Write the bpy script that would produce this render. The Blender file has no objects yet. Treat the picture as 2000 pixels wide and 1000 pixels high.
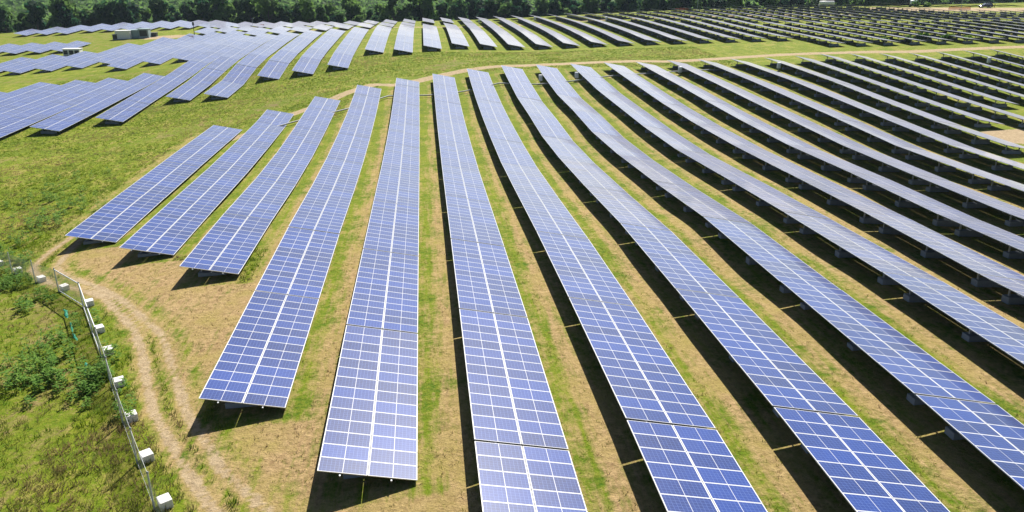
import bpy, bmesh, math, random
import numpy as np
from mathutils import Vector, Matrix
R = math.radians
random.seed(7); RNG = np.random.default_rng(7)
sc = bpy.context.scene
COL = sc.collection
H0 = 21.0                      # camera height above the datum

# ---------------------------------------------------------------- camera, sky, sun, exposure
cam_d = bpy.data.cameras.new('camera'); cam = bpy.data.objects.new('camera', cam_d); COL.objects.link(cam)
cam_d.sensor_width = 36; cam_d.lens = 1553 / 2000 * 36
cam_d.clip_start = 0.5; cam_d.clip_end = 20000
cam.location = (0, 0, H0); cam.rotation_euler = (R(90 - 20.91), 0, R(-6.2))
sc.camera = cam
SUN_EL, SUN_AZ = 43.0, 18.0     # azimuth: degrees from +Y towards +X
w = bpy.data.worlds.new('World'); sc.world = w; w.use_nodes = True
nt = w.node_tree
sky = nt.nodes.new('ShaderNodeTexSky'); sky.sky_type = 'NISHITA'; sky.sun_disc = False
sky.sun_elevation = R(SUN_EL); sky.sun_rotation = R(SUN_AZ)
sky.air_density = 1.0; sky.dust_density = 0.8; sky.ozone_density = 2.5
bg = nt.nodes['Background']; bg.inputs[1].default_value = 0.042
nt.links.new(sky.outputs[0], bg.inputs[0])
sl = bpy.data.lights.new('sun', 'SUN'); sun = bpy.data.objects.new('sun', sl); COL.objects.link(sun)
sl.energy = 5.0; sl.angle = R(0.5); sl.color = (1.0, 0.95, 0.86)
sdir = Vector((math.cos(R(SUN_EL)) * math.sin(R(SUN_AZ)), math.cos(R(SUN_EL)) * math.cos(R(SUN_AZ)), math.sin(R(SUN_EL))))
sun.rotation_euler = sdir.to_track_quat('Z', 'Y').to_euler(); sun.location = (0, 0, 120)
sc.view_settings.view_transform = 'Standard'; sc.view_settings.look = 'None'
sc.view_settings.exposure = 0.74; sc.view_settings.gamma = 1.0
sc.cycles.max_bounces = 6; sc.cycles.diffuse_bounces = 1; sc.cycles.transparent_max_bounces = 12

# ---------------------------------------------------------------- helpers
def tag(o, label=None, cat=None, group=None, kind=None):
    if label: o['label'] = label
    if cat: o['category'] = cat
    if group: o['group'] = group
    if kind: o['kind'] = kind
    return o
def empty(name, loc, label, cat, group=None, rz=0.0):
    o = bpy.data.objects.new(name, None); COL.objects.link(o)
    o.location = loc; o.rotation_euler = (0, 0, rz); o.empty_display_size = 0.5
    return tag(o, label, cat, group)
def link(name, me, parent=None, loc=None, rot=None):
    o = bpy.data.objects.new(name, me); COL.objects.link(o)
    if parent is not None: o.parent = parent
    if loc is not None: o.location = loc
    if rot is not None: o.rotation_euler = rot
    return o
class MB:
    """collects boxes, bars, tubes and becomes one mesh"""
    def __init__(s): s.v = []; s.f = []; s.m = []; s.sm = []
    def add(s, vs, fs, mi=0, smooth=False):
        b = len(s.v); s.v += [tuple(p) for p in vs]
        for f in fs: s.f.append(tuple(b + i for i in f)); s.m.append(mi); s.sm.append(smooth)
    def box(s, x0, x1, y0, y1, z0, z1, mi=0, bev=0.0, mat=None):
        if bev > 0:
            bm = bmesh.new(); bmesh.ops.create_cube(bm, size=1)
            bmesh.ops.scale(bm, vec=(x1 - x0, y1 - y0, z1 - z0), verts=bm.verts)
            bmesh.ops.translate(bm, vec=((x0 + x1) / 2, (y0 + y1) / 2, (z0 + z1) / 2), verts=bm.verts)
            bmesh.ops.bevel(bm, geom=list(bm.edges), offset=bev, segments=2, affect='EDGES', profile=0.5)
            if mat: bmesh.ops.transform(bm, matrix=mat, verts=bm.verts)
            bm.verts.index_update()
            s.add([v.co[:] for v in bm.verts], [[v.index for v in f.verts] for f in bm.faces], mi); bm.free(); return s
        vs = [Vector(p) for p in ((x0, y0, z0), (x1, y0, z0), (x1, y1, z0), (x0, y1, z0), (x0, y0, z1), (x1, y0, z1), (x1, y1, z1), (x0, y1, z1))]
        if mat: vs = [mat @ p for p in vs]
        s.add(vs, [(3, 2, 1, 0), (4, 5, 6, 7), (0, 1, 5, 4), (1, 2, 6, 5), (2, 3, 7, 6), (3, 0, 4, 7)], mi); return s
    def tube(s, pts, r, n=8, mi=0, cap=True):
        pts = [Vector(p) for p in pts]; rs = r if isinstance(r, (list, tuple)) else [r] * len(pts)
        vs = []; fs = []
        for i, p in enumerate(pts):
            d = (pts[min(i + 1, len(pts) - 1)] - pts[max(i - 1, 0)]).normalized()
            a = d.orthogonal().normalized() if abs(d.z) < 0.9 else d.cross(Vector((0, 1, 0))).normalized()
            if abs(d.z) < 0.9: a = d.cross(Vector((0, 0, 1))).normalized()
            b = d.cross(a)
            for k in range(n):
                t = 2 * math.pi * k / n; vs.append(p + (a * math.cos(t) + b * math.sin(t)) * rs[i])
        for i in range(len(pts) - 1):
            for k in range(n):
                k2 = (k + 1) % n; fs.append((i * n + k, i * n + k2, (i + 1) * n + k2, (i + 1) * n + k))
        s.add(vs, fs, mi, True)
        if cap:
            s.add(vs[:n], [tuple(range(n))], mi); s.add(vs[-n:], [tuple(range(n - 1, -1, -1))], mi)
        return s
    def mesh(s, name, mats):
        me = bpy.data.meshes.new(name); me.from_pydata(s.v, [], s.f)
        for m in (mats if isinstance(mats, (list, tuple)) else [mats]): me.materials.append(m)
        me.polygons.foreach_set('material_index', s.m); me.polygons.foreach_set('use_smooth', s.sm)
        bm = bmesh.new(); bm.from_mesh(me); bmesh.ops.recalc_face_normals(bm, faces=bm.faces); bm.to_mesh(me); bm.free()
        me.update(); return me
    def build(s, name, mats, parent=None, loc=None, rot=None):
        return link(name, s.mesh(name, mats), parent, loc, rot)
ONES = 'zero one two three four five six seven eight nine ten eleven twelve thirteen fourteen fifteen sixteen seventeen eighteen nineteen'.split()
ORD = ['zeroth', 'first', 'second', 'third', 'fourth', 'fifth', 'sixth', 'seventh', 'eighth', 'ninth', 'tenth', 'eleventh', 'twelfth', 'thirteenth', 'fourteenth', 'fifteenth', 'sixteenth', 'seventeenth', 'eighteenth', 'nineteenth', 'twentieth']
def ordn(n):
    if n <= 20: return ORD[n]
    t = {2: 'twenty', 3: 'thirty', 4: 'forty'}[n // 10]
    if n % 10 == 0: return {2: 'twentieth', 3: 'thirtieth', 4: 'fortieth'}[n // 10]
    return t + '-' + ORD[n % 10]

# ---------------------------------------------------------------- photo geometry: rays and traced row edges
FPX = 1553.; PIT = R(20.91); YAW = R(6.2); PITCH = 6.30; TILT = R(11.0); MX0 = -4.84; FX0 = 0.1; HI = 1.30
def ray(x, y):
    u = (x - 1000) / FPX; v = (500 - y) / FPX
    cp, sp = math.cos(PIT), math.sin(PIT); yf = cp + v * sp; z = -sp + v * cp
    c, s = math.cos(YAW), math.sin(YAW)
    return (u * c + yf * s, -u * s + yf * c, z)
def at_x(x, y, X): r = ray(x, y); k = X / r[0]; return (X, r[1] * k, r[2] * k)
def at_z(x, y, Z): r = ray(x, y); k = Z / r[2]; return (r[0] * k, r[1] * k, Z)
TR_M = {1: '127,460 165,430 240,374 300,330 360,284 400,257 418,244',
2: '234,483 289,430 350,379 400,334 460,278 490,250 521,214',
3: '350,519 404,456 438,416 484,368 498,350 528,316 564,266 592,222 616,188',
4: '387,778 508,550 560,448 588,398 616,350 650,284 676,226 688,194 697,166',
5: '620,915 674,645 695,550 707,495',
7: '1304,1000 1222,815 1111,581 1046,448 995,350 978,316 958,268 938,218 928,188 916,150 911,132',
8: '1674,1000 1507,790 1400,661 1360,614 1309,550 1247,479 1220,445 1176,398 1131,350 1084,298 1060,268 1038,230 1012,193 1000,168 990,150 979,127',
9: '1996,950 1928,892 1866,838 1782,766 1670,670 1586,596 1525,550 1466,506 1420,464 1364,414 1310,380 1272,350 1200,296 1158,260 1120,216 1090,188 1076,168 1062,150 1046,125',
10: '1998,708 1896,641 1806,582 1748,550 1680,502 1584,448 1540,419 1480,383 1424,350 1376,323 1324,294 1260,248 1200,201 1166,174 1140,150 1113,124',
11: '1940,550 1920,540 1800,474 1740,440 1600,368 1564,350 1520,328 1430,280 1370,248 1300,206 1220,150 1179,121',
12: '2000,490 1860,430 1770,390 1692,350 1600,310 1540,284 1460,241 1414,217 1360,184 1296,150 1240,120',
13: '2000,428 1900,390 1805,350 1780,342 1680,298 1600,261 1512,219 1440,184 1372,150 1303,117',
14: '2000,372 1936,350 1800,306 1700,262 1600,215 1500,172 1450,150 1364,116',
15: '2000,331 1880,291 1800,262 1720,228 1600,179 1528,150 1424,114',
16: '1966,282 1880,258 1800,226 1700,188 1606,150 1487,110', 17: '1910,232 1840,210 1760,183 1670,150 1545,106',
18: '1992,231 1960,222 1900,202 1800,170 1740,150 1602,105', 19: '1938,193 1880,176 1808,150 1658,104',
20: '2000,190 1940,172 1872,150 1715,103', 21: '2000,168 1936,150 1772,102'}
TR_F = {3: '993,88 972,67 956,53 935,36', 4: '1045,86 1018,62 996,50 970,34', 5: '1099,82 1084,71 1064,60 1040,48 1006,34',
6: '1152,80 1128,66 1100,53 1076,43 1042,31', 7: '1202,76 1180,65 1152,53 1120,41 1080,30', 8: '1260,77 1236,66 1200,56 1140,32',
9: '1312,76 1276,59 1220,43 1178,30', 10: '1362,74 1320,60 1260,43 1222,31', 11: '1416,71 1360,54 1300,38 1268,31',
12: '1468,70 1400,53 1324,33', 13: '1518,69 1440,53 1364,32', 14: '1624,80 1560,66 1480,51 1408,34', 15: '1676,77 1580,60 1480,40',
16: '1728,77 1600,56', 17: '1782,75', 18: '1833,74', 19: '1884,72', 20: '1940,71', 21: '1992,71',
-1: '769,93 776,62 782,46', -2: '713,98 728,64 738,49', -3: '640,126 652,104 670,80 690,54', -4: '570,137 588,108 614,82 636,64',
-5: '502,148 524,120 540,102 566,84 586,67', -6: '398,182 434,158 458,122 480,108 536,72', -7: '322,189 350,170 424,114 490,75',
-8: '185,231 280,174 320,152 362,120', -9: '60,246 279,144 334,113', -10: '0,236 217,151 275,120', -11: '0,210 148,156.6 208,128 286,97 340,80',
-12: '0,186 77,160 187,119', -13: '124,127 174,109', -14: '65,134', -15: '2,137'}
pts = []
for tr, x0, off in ((TR_M, MX0, 5), (TR_F, FX0, 0)):
    for k, s in tr.items():
        X = x0 + (k - off) * PITCH
        q = [at_x(*map(float, p.split(',')), X) for p in s.split()]
        q.sort(key=lambda p: p[1])
        last = -99
        for a, b in zip(q, q[1:] + [None]):
            if a[1] - last > 3.0: pts.append((X, a[1], a[2] - HI)); last = a[1]
            if b is not None and b[1] - a[1] > 12:
                n = int((b[1] - a[1]) / 8)
                for i in range(1, n + 1):
                    t = i / (n + 1); pts.append((X, a[1] + (b[1] - a[1]) * t, a[2] + (b[2] - a[2]) * t - HI))
pts += [(-40, 40, -23.0), (-60, 60, -24.6), (-20, 20, -20.9), (0, 10, -19.8), (-55, 95, -24.2), (-40, 15, -22.5), (30, 5, -18.6), (60, 20, -19.4),
        (-10, 45, -20.9), (-4, 15, -20.2), (120, 60, -22), (150, 120, -21), (200, 200, -18.9), (230, 240, -19), (200, 280, -19.4), (160, 290, -19.4), (110, 60, -21.8),
        (100, 295, -19.6), (60, 292, -21.4), (20, 295, -22.9), (-10, 280, -22.4), (-40, 292, -24.2), (-65, 305, -24.4), (-100, 316, -24.6), (-135, 288, -25.8), (-115, 285, -25.4), (-115, 240, -26), (-106, 250, -25.8),
        (-95, 262, -25.0), (-84, 260, -24.6), (-60, 258, -23.2), (-140, 200, -27), (-170, 260, -28), (-120, 120, -26.5), (-100, 60, -26), (130, 250, -18.9), (170, 250, -18.9), (15, 225, -20.3), (15, 195, -20.3)]
CP = np.array(pts)
SCL = 50.0
def _phi(d2): return np.where(d2 > 1e-12, 0.5 * d2 * np.log(np.maximum(d2, 1e-12)), 0.0)
def _fit(P, lam):
    n = len(P); a = P[:, :2] / SCL
    d2 = ((a[:, None] - a[None]) ** 2).sum(2)
    A = np.zeros((n + 3, n + 3)); A[:n, :n] = _phi(d2) + np.diag(np.where(P[:, 1] > 165, np.where(P[:, 0] > 45, lam * 80, lam * 12), np.where(P[:, 1] < 70, lam * .25, lam)))
    A[:n, n] = 1; A[:n, n + 1:] = a; A[n:, :n] = A[:n, n:].T
    return np.linalg.solve(A, np.concatenate([P[:, 2], np.zeros(3)]))
WT = _fit(CP, 0.012)
EDGE_X = [-400, -145, -98, -40, 0, 50, 130, 200, 260, 500]; EDGE_Y = [290, 300, 322, 303, 303, 303, 303, 312, 325, 325]
def sstep(a, b, x): t = np.clip((x - a) / (b - a), 0, 1); return t * t * (3 - 2 * t)
def ground(X, Y):
    """ground height (world z) at arrays X, Y"""
    X = np.atleast_1d(np.asarray(X, float)); Y = np.atleast_1d(np.asarray(Y, float)); out = np.zeros(X.shape).ravel()
    xf, yf = X.ravel(), Y.ravel()
    xc = np.clip(xf, -170, 240); yc = np.clip(yf, 0, 322)
    a = CP[:, :2] / SCL
    for i in range(0, len(xf), 8000):
        p = np.stack([xc[i:i + 8000], yc[i:i + 8000]], 1) / SCL
        d2 = ((p[:, None] - a[None]) ** 2).sum(2)
        out[i:i + 8000] = _phi(d2) @ WT[:len(a)] + WT[len(a)] + p @ WT[len(a) + 1:]
    e = yf - np.interp(xf, EDGE_X, EDGE_Y)
    e = np.maximum(e, np.maximum(-178 - xf, xf - 290))
    k = sstep(-4, 105, e)
    far = -50 + 12 * sstep(300, 1400, e)
    out = out * (1 - k) + far * k
    return (out + H0).reshape(X.shape)
def g1(x, y): return float(ground([x], [y])[0])

# ---------------------------------------------------------------- materials
def new_mat(name):
    m = bpy.data.materials.new(name); m.use_nodes = True
    return m, m.node_tree.nodes, m.node_tree.links, m.node_tree.nodes['Principled BSDF']
def plain(name, col, rough=0.6, metal=0.0, var=0.12, scale=6.0, spec=0.5):
    m, N, L, B = new_mat(name)
    tc = N.new('ShaderNodeTexCoord'); no = N.new('ShaderNodeTexNoise'); no.inputs['Scale'].default_value = scale; no.inputs['Detail'].default_value = 5
    L.new(tc.outputs['Object'], no.inputs['Vector'])
    mx = N.new('ShaderNodeMix'); mx.data_type = 'RGBA'
    mx.inputs[6].default_value = (*[c * (1 - var) for c in col], 1); mx.inputs[7].default_value = (*[min(1, c * (1 + var)) for c in col], 1)
    L.new(no.outputs['Fac'], mx.inputs[0]); L.new(mx.outputs[2], B.inputs['Base Color'])
    B.inputs['Roughness'].default_value = rough; B.inputs['Metallic'].default_value = metal; B.inputs['Specular IOR Level'].default_value = spec
    return m
def math_node(N, L, op, a, b=None, c=None):
    n = N.new('ShaderNodeMath'); n.operation = op
    for i, v in enumerate((a, b, c)):
        if v is None: continue
        if isinstance(v, (int, float)): n.inputs[i].default_value = v
        else: L.new(v, n.inputs[i])
    return n.outputs[0]
def solar_mat():
    m, N, L, B = new_mat('solar_glass')
    uv = N.new('ShaderNodeUVMap'); sp = N.new('ShaderNodeSeparateXYZ'); L.new(uv.outputs[0], sp.inputs[0])
    u, v = sp.outputs[0], sp.outputs[1]          # u: module count across the slope (0..2), v: module count along the row
    M = lambda op, a, b=None, c=None: math_node(N, L, op, a, b, c)
    def near(val, period_len, half):             # 1 where val (0..1) is within half metres of a whole number
        f = M('FRACT', val); d = M('MINIMUM', f, M('SUBTRACT', 1.0, f))
        return M('LESS_THAN', M('MULTIPLY', d, period_len), half)
    l_v = near(v, 0.964, 0.025)                                   # between neighbouring modules
    l_u = near(u, 2.0, 0.042)                                   # upper and lower module, outer edges
    l_m = near(M('ADD', u, 0.5), 2.0, 0.013)                    # tabbing strip half way up a module
    l_c1 = near(M('MULTIPLY', v, 6.0), 0.1607, 0.0055)            # cell grid
    l_c2 = near(M('MULTIPLY', u, 12.0), 0.163, 0.0055)
    bus = near(M('MULTIPLY', v, 24.0), 0.0402, 0.0010)
    white = M('MAXIMUM', M('MAXIMUM', l_v, l_u), M('MULTIPLY', l_m, 0.75))
    grid = M('MAXIMUM', M('MAXIMUM', l_c1, l_c2), M('MULTIPLY', bus, 0.5))
    # cell and module colour differences
    fl = N.new('ShaderNodeCombineXYZ'); L.new(M('FLOOR', u), fl.inputs[0]); L.new(M('FLOOR', v), fl.inputs[1])
    oi = N.new('ShaderNodeObjectInfo'); L.new(M('MULTIPLY', oi.outputs['Random'], 97.0), fl.inputs[2])
    wn = N.new('ShaderNodeTexWhiteNoise'); L.new(fl.outputs[0], wn.inputs[0])
    fc = N.new('ShaderNodeCombineXYZ'); L.new(M('FLOOR', M('MULTIPLY', u, 12.0)), fc.inputs[0]); L.new(M('FLOOR', M('MULTIPLY', v, 6.0)), fc.inputs[1])
    L.new(oi.outputs['Random'], fc.inputs[2]); wc = N.new('ShaderNodeTexWhiteNoise'); L.new(fc.outputs[0], wc.inputs[0])
    mod = N.new('ShaderNodeMix'); mod.data_type = 'RGBA'
    mod.inputs[6].default_value = (0.001, 0.016, 0.115, 1); mod.inputs[7].default_value = (0.004, 0.044, 0.280, 1)
    L.new(M('ADD', M('MULTIPLY', wn.outputs[0], 0.8), M('MULTIPLY', wc.outputs[0], 0.2)), mod.inputs[0])
    g = N.new('ShaderNodeMix'); g.data_type = 'RGBA'; L.new(M('MULTIPLY', grid, 0.55), g.inputs[0]); L.new(mod.outputs[2], g.inputs[6]); g.inputs[7].default_value = (0.16, 0.26, 0.60, 1)
    wm = N.new('ShaderNodeMix'); wm.data_type = 'RGBA'; L.new(white, wm.inputs[0]); L.new(g.outputs[2], wm.inputs[6]); wm.inputs[7].default_value = (0.78, 0.79, 0.82, 1)
    L.new(wm.outputs[2], B.inputs['Base Color'])
    # textured low-glare glass: a broad lobe under a clearer top reflection
    B.inputs['Roughness'].default_value = 0.36; B.inputs['Specular IOR Level'].default_value = 0.12
    B.inputs['Coat Weight'].default_value = 1.0; B.inputs['Coat Roughness'].default_value = 0.085; B.inputs['Coat IOR'].default_value = 1.40
    tc = N.new('ShaderNodeTexCoord'); nz = N.new('ShaderNodeTexNoise'); nz.inputs['Scale'].default_value = 0.9; nz.inputs['Detail'].default_value = 3
    L.new(tc.outputs['Object'], nz.inputs['Vector'])
    bp = N.new('ShaderNodeBump'); bp.inputs['Strength'].default_value = 0.05; bp.inputs['Distance'].default_value = 0.05; L.new(nz.outputs['Fac'], bp.inputs['Height'])
    L.new(bp.outputs[0], B.inputs['Coat Normal'])
    # thin dust film, plus pale grazing sheen painted in by view angle
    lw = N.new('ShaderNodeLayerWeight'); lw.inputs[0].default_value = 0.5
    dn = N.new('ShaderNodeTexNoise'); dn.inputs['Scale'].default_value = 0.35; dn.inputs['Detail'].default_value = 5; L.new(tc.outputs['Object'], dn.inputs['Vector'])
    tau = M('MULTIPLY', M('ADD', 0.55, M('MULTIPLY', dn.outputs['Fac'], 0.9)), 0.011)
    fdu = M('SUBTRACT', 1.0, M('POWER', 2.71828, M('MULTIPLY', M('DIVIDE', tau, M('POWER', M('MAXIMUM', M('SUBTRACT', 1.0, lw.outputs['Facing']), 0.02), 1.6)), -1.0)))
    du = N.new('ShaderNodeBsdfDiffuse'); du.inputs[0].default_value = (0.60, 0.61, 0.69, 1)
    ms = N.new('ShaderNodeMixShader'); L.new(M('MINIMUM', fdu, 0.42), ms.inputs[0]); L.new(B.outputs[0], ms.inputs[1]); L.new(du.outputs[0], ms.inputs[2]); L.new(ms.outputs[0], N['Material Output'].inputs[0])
    return m
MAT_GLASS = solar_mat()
MAT_ALU = plain('aluminium', (0.62, 0.63, 0.65), 0.38, 0.6, 0.06)
MAT_BACK = plain('module_backsheet', (0.10, 0.10, 0.11), 0.7, 0, 0.05)  # white backsheet coloured dark, shade of the underside put into the colour
MAT_STEEL = plain('galvanised_steel', (0.40, 0.42, 0.44), 0.6, 0.3, 0.15, 9)
MAT_FENCE = plain('bright_galvanised_pipe', (0.66, 0.68, 0.71), 0.5, 0.2, 0.1, 9)
MAT_CONC = plain('concrete', (0.30, 0.33, 0.37), 0.9, 0, 0.16, 5)
MAT_WHITE = plain('white_concrete', (0.70, 0.69, 0.67), 0.85, 0, 0.22, 5)
MAT_PAINT = plain('white_paint', (0.88, 0.88, 0.88), 0.45, 0, 0.06, 3)
MAT_GREY = plain('grey_green_paint', (0.30, 0.40, 0.43), 0.5, 0, 0.12, 2)
MAT_DARK = plain('dark_paint', (0.035, 0.04, 0.045), 0.5, 0, 0.2, 3)
MAT_ORANGE = plain('orange_netting', (0.75, 0.16, 0.06), 0.8, 0, 0.15)
MAT_PIPE = plain('grey_pipe', (0.55, 0.56, 0.58), 0.75, 0, 0.1)
MAT_GREEN = plain('green_plastic', (0.02, 0.33, 0.20), 0.6, 0, 0.2)

def ground_mat():
    m, N, L, B = new_mat('meadow_ground')
    M = lambda op, a, b=None, c=None: math_node(N, L, op, a, b, c)
    at = N.new('ShaderNodeAttribute'); at.attribute_name = 'cover'
    s = N.new('ShaderNodeSeparateColor'); L.new(at.outputs['Color'], s.inputs[0]); dry, bare, seed = s.outputs[0], s.outputs[1], s.outputs[2]
    geo = N.new('ShaderNodeNewGeometry')
    def noise(scale, detail=6, rough=0.6, stretch=None):
        n = N.new('ShaderNodeTexNoise'); n.inputs['Scale'].default_value = scale; n.inputs['Detail'].default_value = detail; n.inputs['Roughness'].default_value = rough
        src = geo.outputs['Position']
        if stretch:
            mp = N.new('ShaderNodeMapping'); mp.inputs['Scale'].default_value = stretch; L.new(src, mp.inputs[0]); src = mp.outputs[0]
        L.new(src, n.inputs['Vector']); return n.outputs['Fac']
    def ramp(f, a, b):
        r = N.new('ShaderNodeMapRange'); r.inputs[1].default_value = a; r.inputs[2].default_value = b; L.new(f, r.inputs[0]); return r.outputs[0]
    def mix(f, a, b):
        x = N.new('ShaderNodeMix'); x.data_type = 'RGBA'
        if isinstance(f, float): x.inputs[0].default_value = f
        else: L.new(f, x.inputs[0])
        for i, c in ((6, a), (7, b)):
            if isinstance(c, tuple): x.inputs[i].default_value = (*c, 1)
            else: L.new(c, x.inputs[i])
        return x.outputs[2]
    n_big = noise(0.05, 4); n_mid = noise(0.42, 6, 0.65); n_fine = noise(2.6, 8, 0.72); n_blade = noise(9.0, 5, 0.75); n_str = noise(1.0, 6, 0.7, (2.2, 0.16, 1))
    green = mix(ramp(n_mid, 0.35, 0.68), (0.060, 0.140, 0.007), (0.215, 0.280, 0.010))
    green = mix(ramp(n_fine, 0.36, 0.7), green, (0.25, 0.265, 0.030))
    straw = mix(ramp(n_fine, 0.3, 0.7), (0.23, 0.145, 0.068), (0.56, 0.40, 0.20))
    straw = mix(ramp(n_mid, 0.42, 0.72), straw, (0.36, 0.29, 0.09))
    f = M('ADD', M('ADD', dry, M('MULTIPLY', M('SUBTRACT', n_mid, 0.5), 1.5)), M('MULTIPLY', M('SUBTRACT', n_str, 0.5), 1.5))
    f = M('ADD', f, M('MULTIPLY', M('SUBTRACT', n_fine, 0.5), 0.9))
    col = mix(ramp(f, 0.25, 0.75), green, straw)
    seedc = mix(ramp(n_fine, 0.3, 0.7), (0.15, 0.088, 0.052), (0.26, 0.185, 0.115))
    fs = M('ADD', seed, M('ADD', M('MULTIPLY', M('SUBTRACT', n_mid, 0.5), 1.6), M('MULTIPLY', M('SUBTRACT', n_fine, 0.5), 0.8)))
    col = mix(M('MULTIPLY', ramp(fs, 0.4, 0.85), 0.8), col, seedc)
    dirt = mix(ramp(n_fine, 0.3, 0.72), (0.33, 0.24, 0.14), (0.55, 0.43, 0.27))
    fb = M('ADD', bare, M('ADD', M('MULTIPLY', M('SUBTRACT', n_mid, 0.5), 0.55), M('MULTIPLY', M('SUBTRACT', n_fine, 0.5), 0.45)))
    col = mix(ramp(fb, 0.42, 0.62), col, dirt)
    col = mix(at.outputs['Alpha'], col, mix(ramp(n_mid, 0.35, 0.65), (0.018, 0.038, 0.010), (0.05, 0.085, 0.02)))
    hsv = N.new('ShaderNodeHueSaturation'); L.new(col, hsv.inputs['Color']); L.new(M('ADD', 0.45, M('MULTIPLY', n_blade, 1.08)), hsv.inputs['Value'])
    L.new(hsv.outputs[0], B.inputs['Base Color']); B.inputs['Roughness'].default_value = 0.95; B.inputs['Specular IOR Level'].default_value = 0.1
    bp = N.new('ShaderNodeBump'); bp.inputs['Strength'].default_value = 0.9; bp.inputs['Distance'].default_value = 0.16
    L.new(M('ADD', n_fine, M('MULTIPLY', n_blade, 0.5)), bp.inputs['Height']); L.new(bp.outputs[0], B.inputs['Normal'])
    return m
MAT_GROUND = ground_mat()
def leaf_mat(name, c0, c1, scale=0.35, trans=0.25, c2=None, s2=0.12, lo=0.52, hi=0.68):
    m, N, L, B = new_mat(name)
    geo = N.new('ShaderNodeNewGeometry'); n = N.new('ShaderNodeTexNoise'); n.inputs['Scale'].default_value = scale; n.inputs['Detail'].default_value = 3
    L.new(geo.outputs['Position'], n.inputs['Vector'])
    oi = N.new('ShaderNodeObjectInfo')
    f = math_node(N, L, 'ADD', math_node(N, L, 'MULTIPLY', n.outputs['Fac'], 0.6), math_node(N, L, 'MULTIPLY', geo.outputs['Random Per Island'], 0.4))
    f = math_node(N, L, 'ADD', f, math_node(N, L, 'MULTIPLY', math_node(N, L, 'SUBTRACT', oi.outputs['Random'], 0.5), 0.85))
    x = N.new('ShaderNodeMix'); x.data_type = 'RGBA'; x.inputs[6].default_value = (*c0, 1); x.inputs[7].default_value = (*c1, 1)
    r = N.new('ShaderNodeMapRange'); r.inputs[1].default_value = 0.2; r.inputs[2].default_value = 0.8; L.new(f, r.inputs[0]); L.new(r.outputs[0], x.inputs[0])
    if c2:
        n2 = N.new('ShaderNodeTexNoise'); n2.inputs['Scale'].default_value = s2; n2.inputs['Detail'].default_value = 5; n2.inputs['Roughness'].default_value = 0.65; L.new(geo.outputs['Position'], n2.inputs['Vector'])
        r2 = N.new('ShaderNodeMapRange'); r2.inputs[1].default_value = lo; r2.inputs[2].default_value = hi; r2.inputs[4].default_value = 0.85; L.new(n2.outputs['Fac'], r2.inputs[0])
        x2 = N.new('ShaderNodeMix'); x2.data_type = 'RGBA'; L.new(r2.outputs[0], x2.inputs[0]); L.new(x.outputs[2], x2.inputs[6]); x2.inputs[7].default_value = (*c2, 1); x = x2
    L.new(x.outputs[2], B.inputs['Base Color']); B.inputs['Roughness'].default_value = 0.7; B.inputs['Specular IOR Level'].default_value = 0.2
    if trans > 0:
        t = N.new('ShaderNodeBsdfTranslucent'); L.new(x.outputs[2], t.inputs[0]); ms = N.new('ShaderNodeMixShader'); ms.inputs[0].default_value = trans
        L.new(B.outputs[0], ms.inputs[1]); L.new(t.outputs[0], ms.inputs[2]); L.new(ms.outputs[0], N['Material Output'].inputs[0])
    return m
MAT_LEAF = leaf_mat('tree_foliage', (0.020, 0.075, 0.036), (0.145, 0.255, 0.060), 0.09, 0.6)
MAT_BARK = plain('bark', (0.10, 0.075, 0.055), 0.9, 0, 0.25, 3)
MAT_GRASS = leaf_mat('tall_grass_blades', (0.045, 0.115, 0.006), (0.265, 0.350, 0.018), 0.16, 0.35, (0.34, 0.235, 0.125), 0.11, 0.49, 0.60)
MAT_STRAW = leaf_mat('dry_grass_blades', (0.25, 0.17, 0.08), (0.60, 0.45, 0.26), 0.4, 0.3)
MAT_SHORT = leaf_mat('short_grass_blades', (0.11, 0.16, 0.020), (0.27, 0.28, 0.055), 0.3, 0.35)
MAT_WEED = leaf_mat('weed_leaves', (0.080, 0.200, 0.022), (0.230, 0.370, 0.050), 0.8, 0.35)

# ---------------------------------------------------------------- ground sheet with tracks
def P2(s, Z=-21.6): return np.array([at_z(*map(float, p.split(',')), Z)[:2] for p in s.split()])
def seg_dist(X, Y, poly):
    d = np.full(X.shape, 1e9)
    for (x0, y0), (x1, y1) in zip(poly[:-1], poly[1:]):
        dx, dy = x1 - x0, y1 - y0; t = np.clip(((X - x0) * dx + (Y - y0) * dy) / max(dx * dx + dy * dy, 1e-9), 0, 1)
        d = np.minimum(d, np.hypot(X - x0 - t * dx, Y - y0 - t * dy))
    return d
RUT_L = P2('560,1170 420,1030 378,965 336,888 301,818 276,685 262,645 250,630 200,570 164,550 96,528 74,512 55,492 66,474 90,454 150,416 186,394 220,368 250,348 300,308 352,273')
RUT_R = P2('700,1200 490,1000 437,947 406,888 371,832 343,741 318,660 240,580 190,546 140,520 112,502 106,486 124,460 166,420 196,400 244,368 280,340 316,312 388,264')
ROAD = np.concatenate([P2('352,273 388,264 448,246 480,238 512,228 550,214 600,202 646,190 690,178 730,168', -22.0), P2('774,155 812,149 840,144 870,140 912,135 950,133 978,132 1026,132 1094,130 1180,126 1240,124 1300,125 1380,122 1500,118 1580,115 1700,112 1780,112 1860,109 2000,105 2150,100', -20.7)])
ROAD2 = np.array([(-60, 268), (-40, 255), (-16, 249), (5, 253), (28, 258), (60, 259), (100, 259), (140, 256)])
YARD = np.array([(170, 284), (187, 282), (204, 279), (240, 272)])
BARE2 = P2('2010,268 1985,266 2040,262', -21.4)
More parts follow.
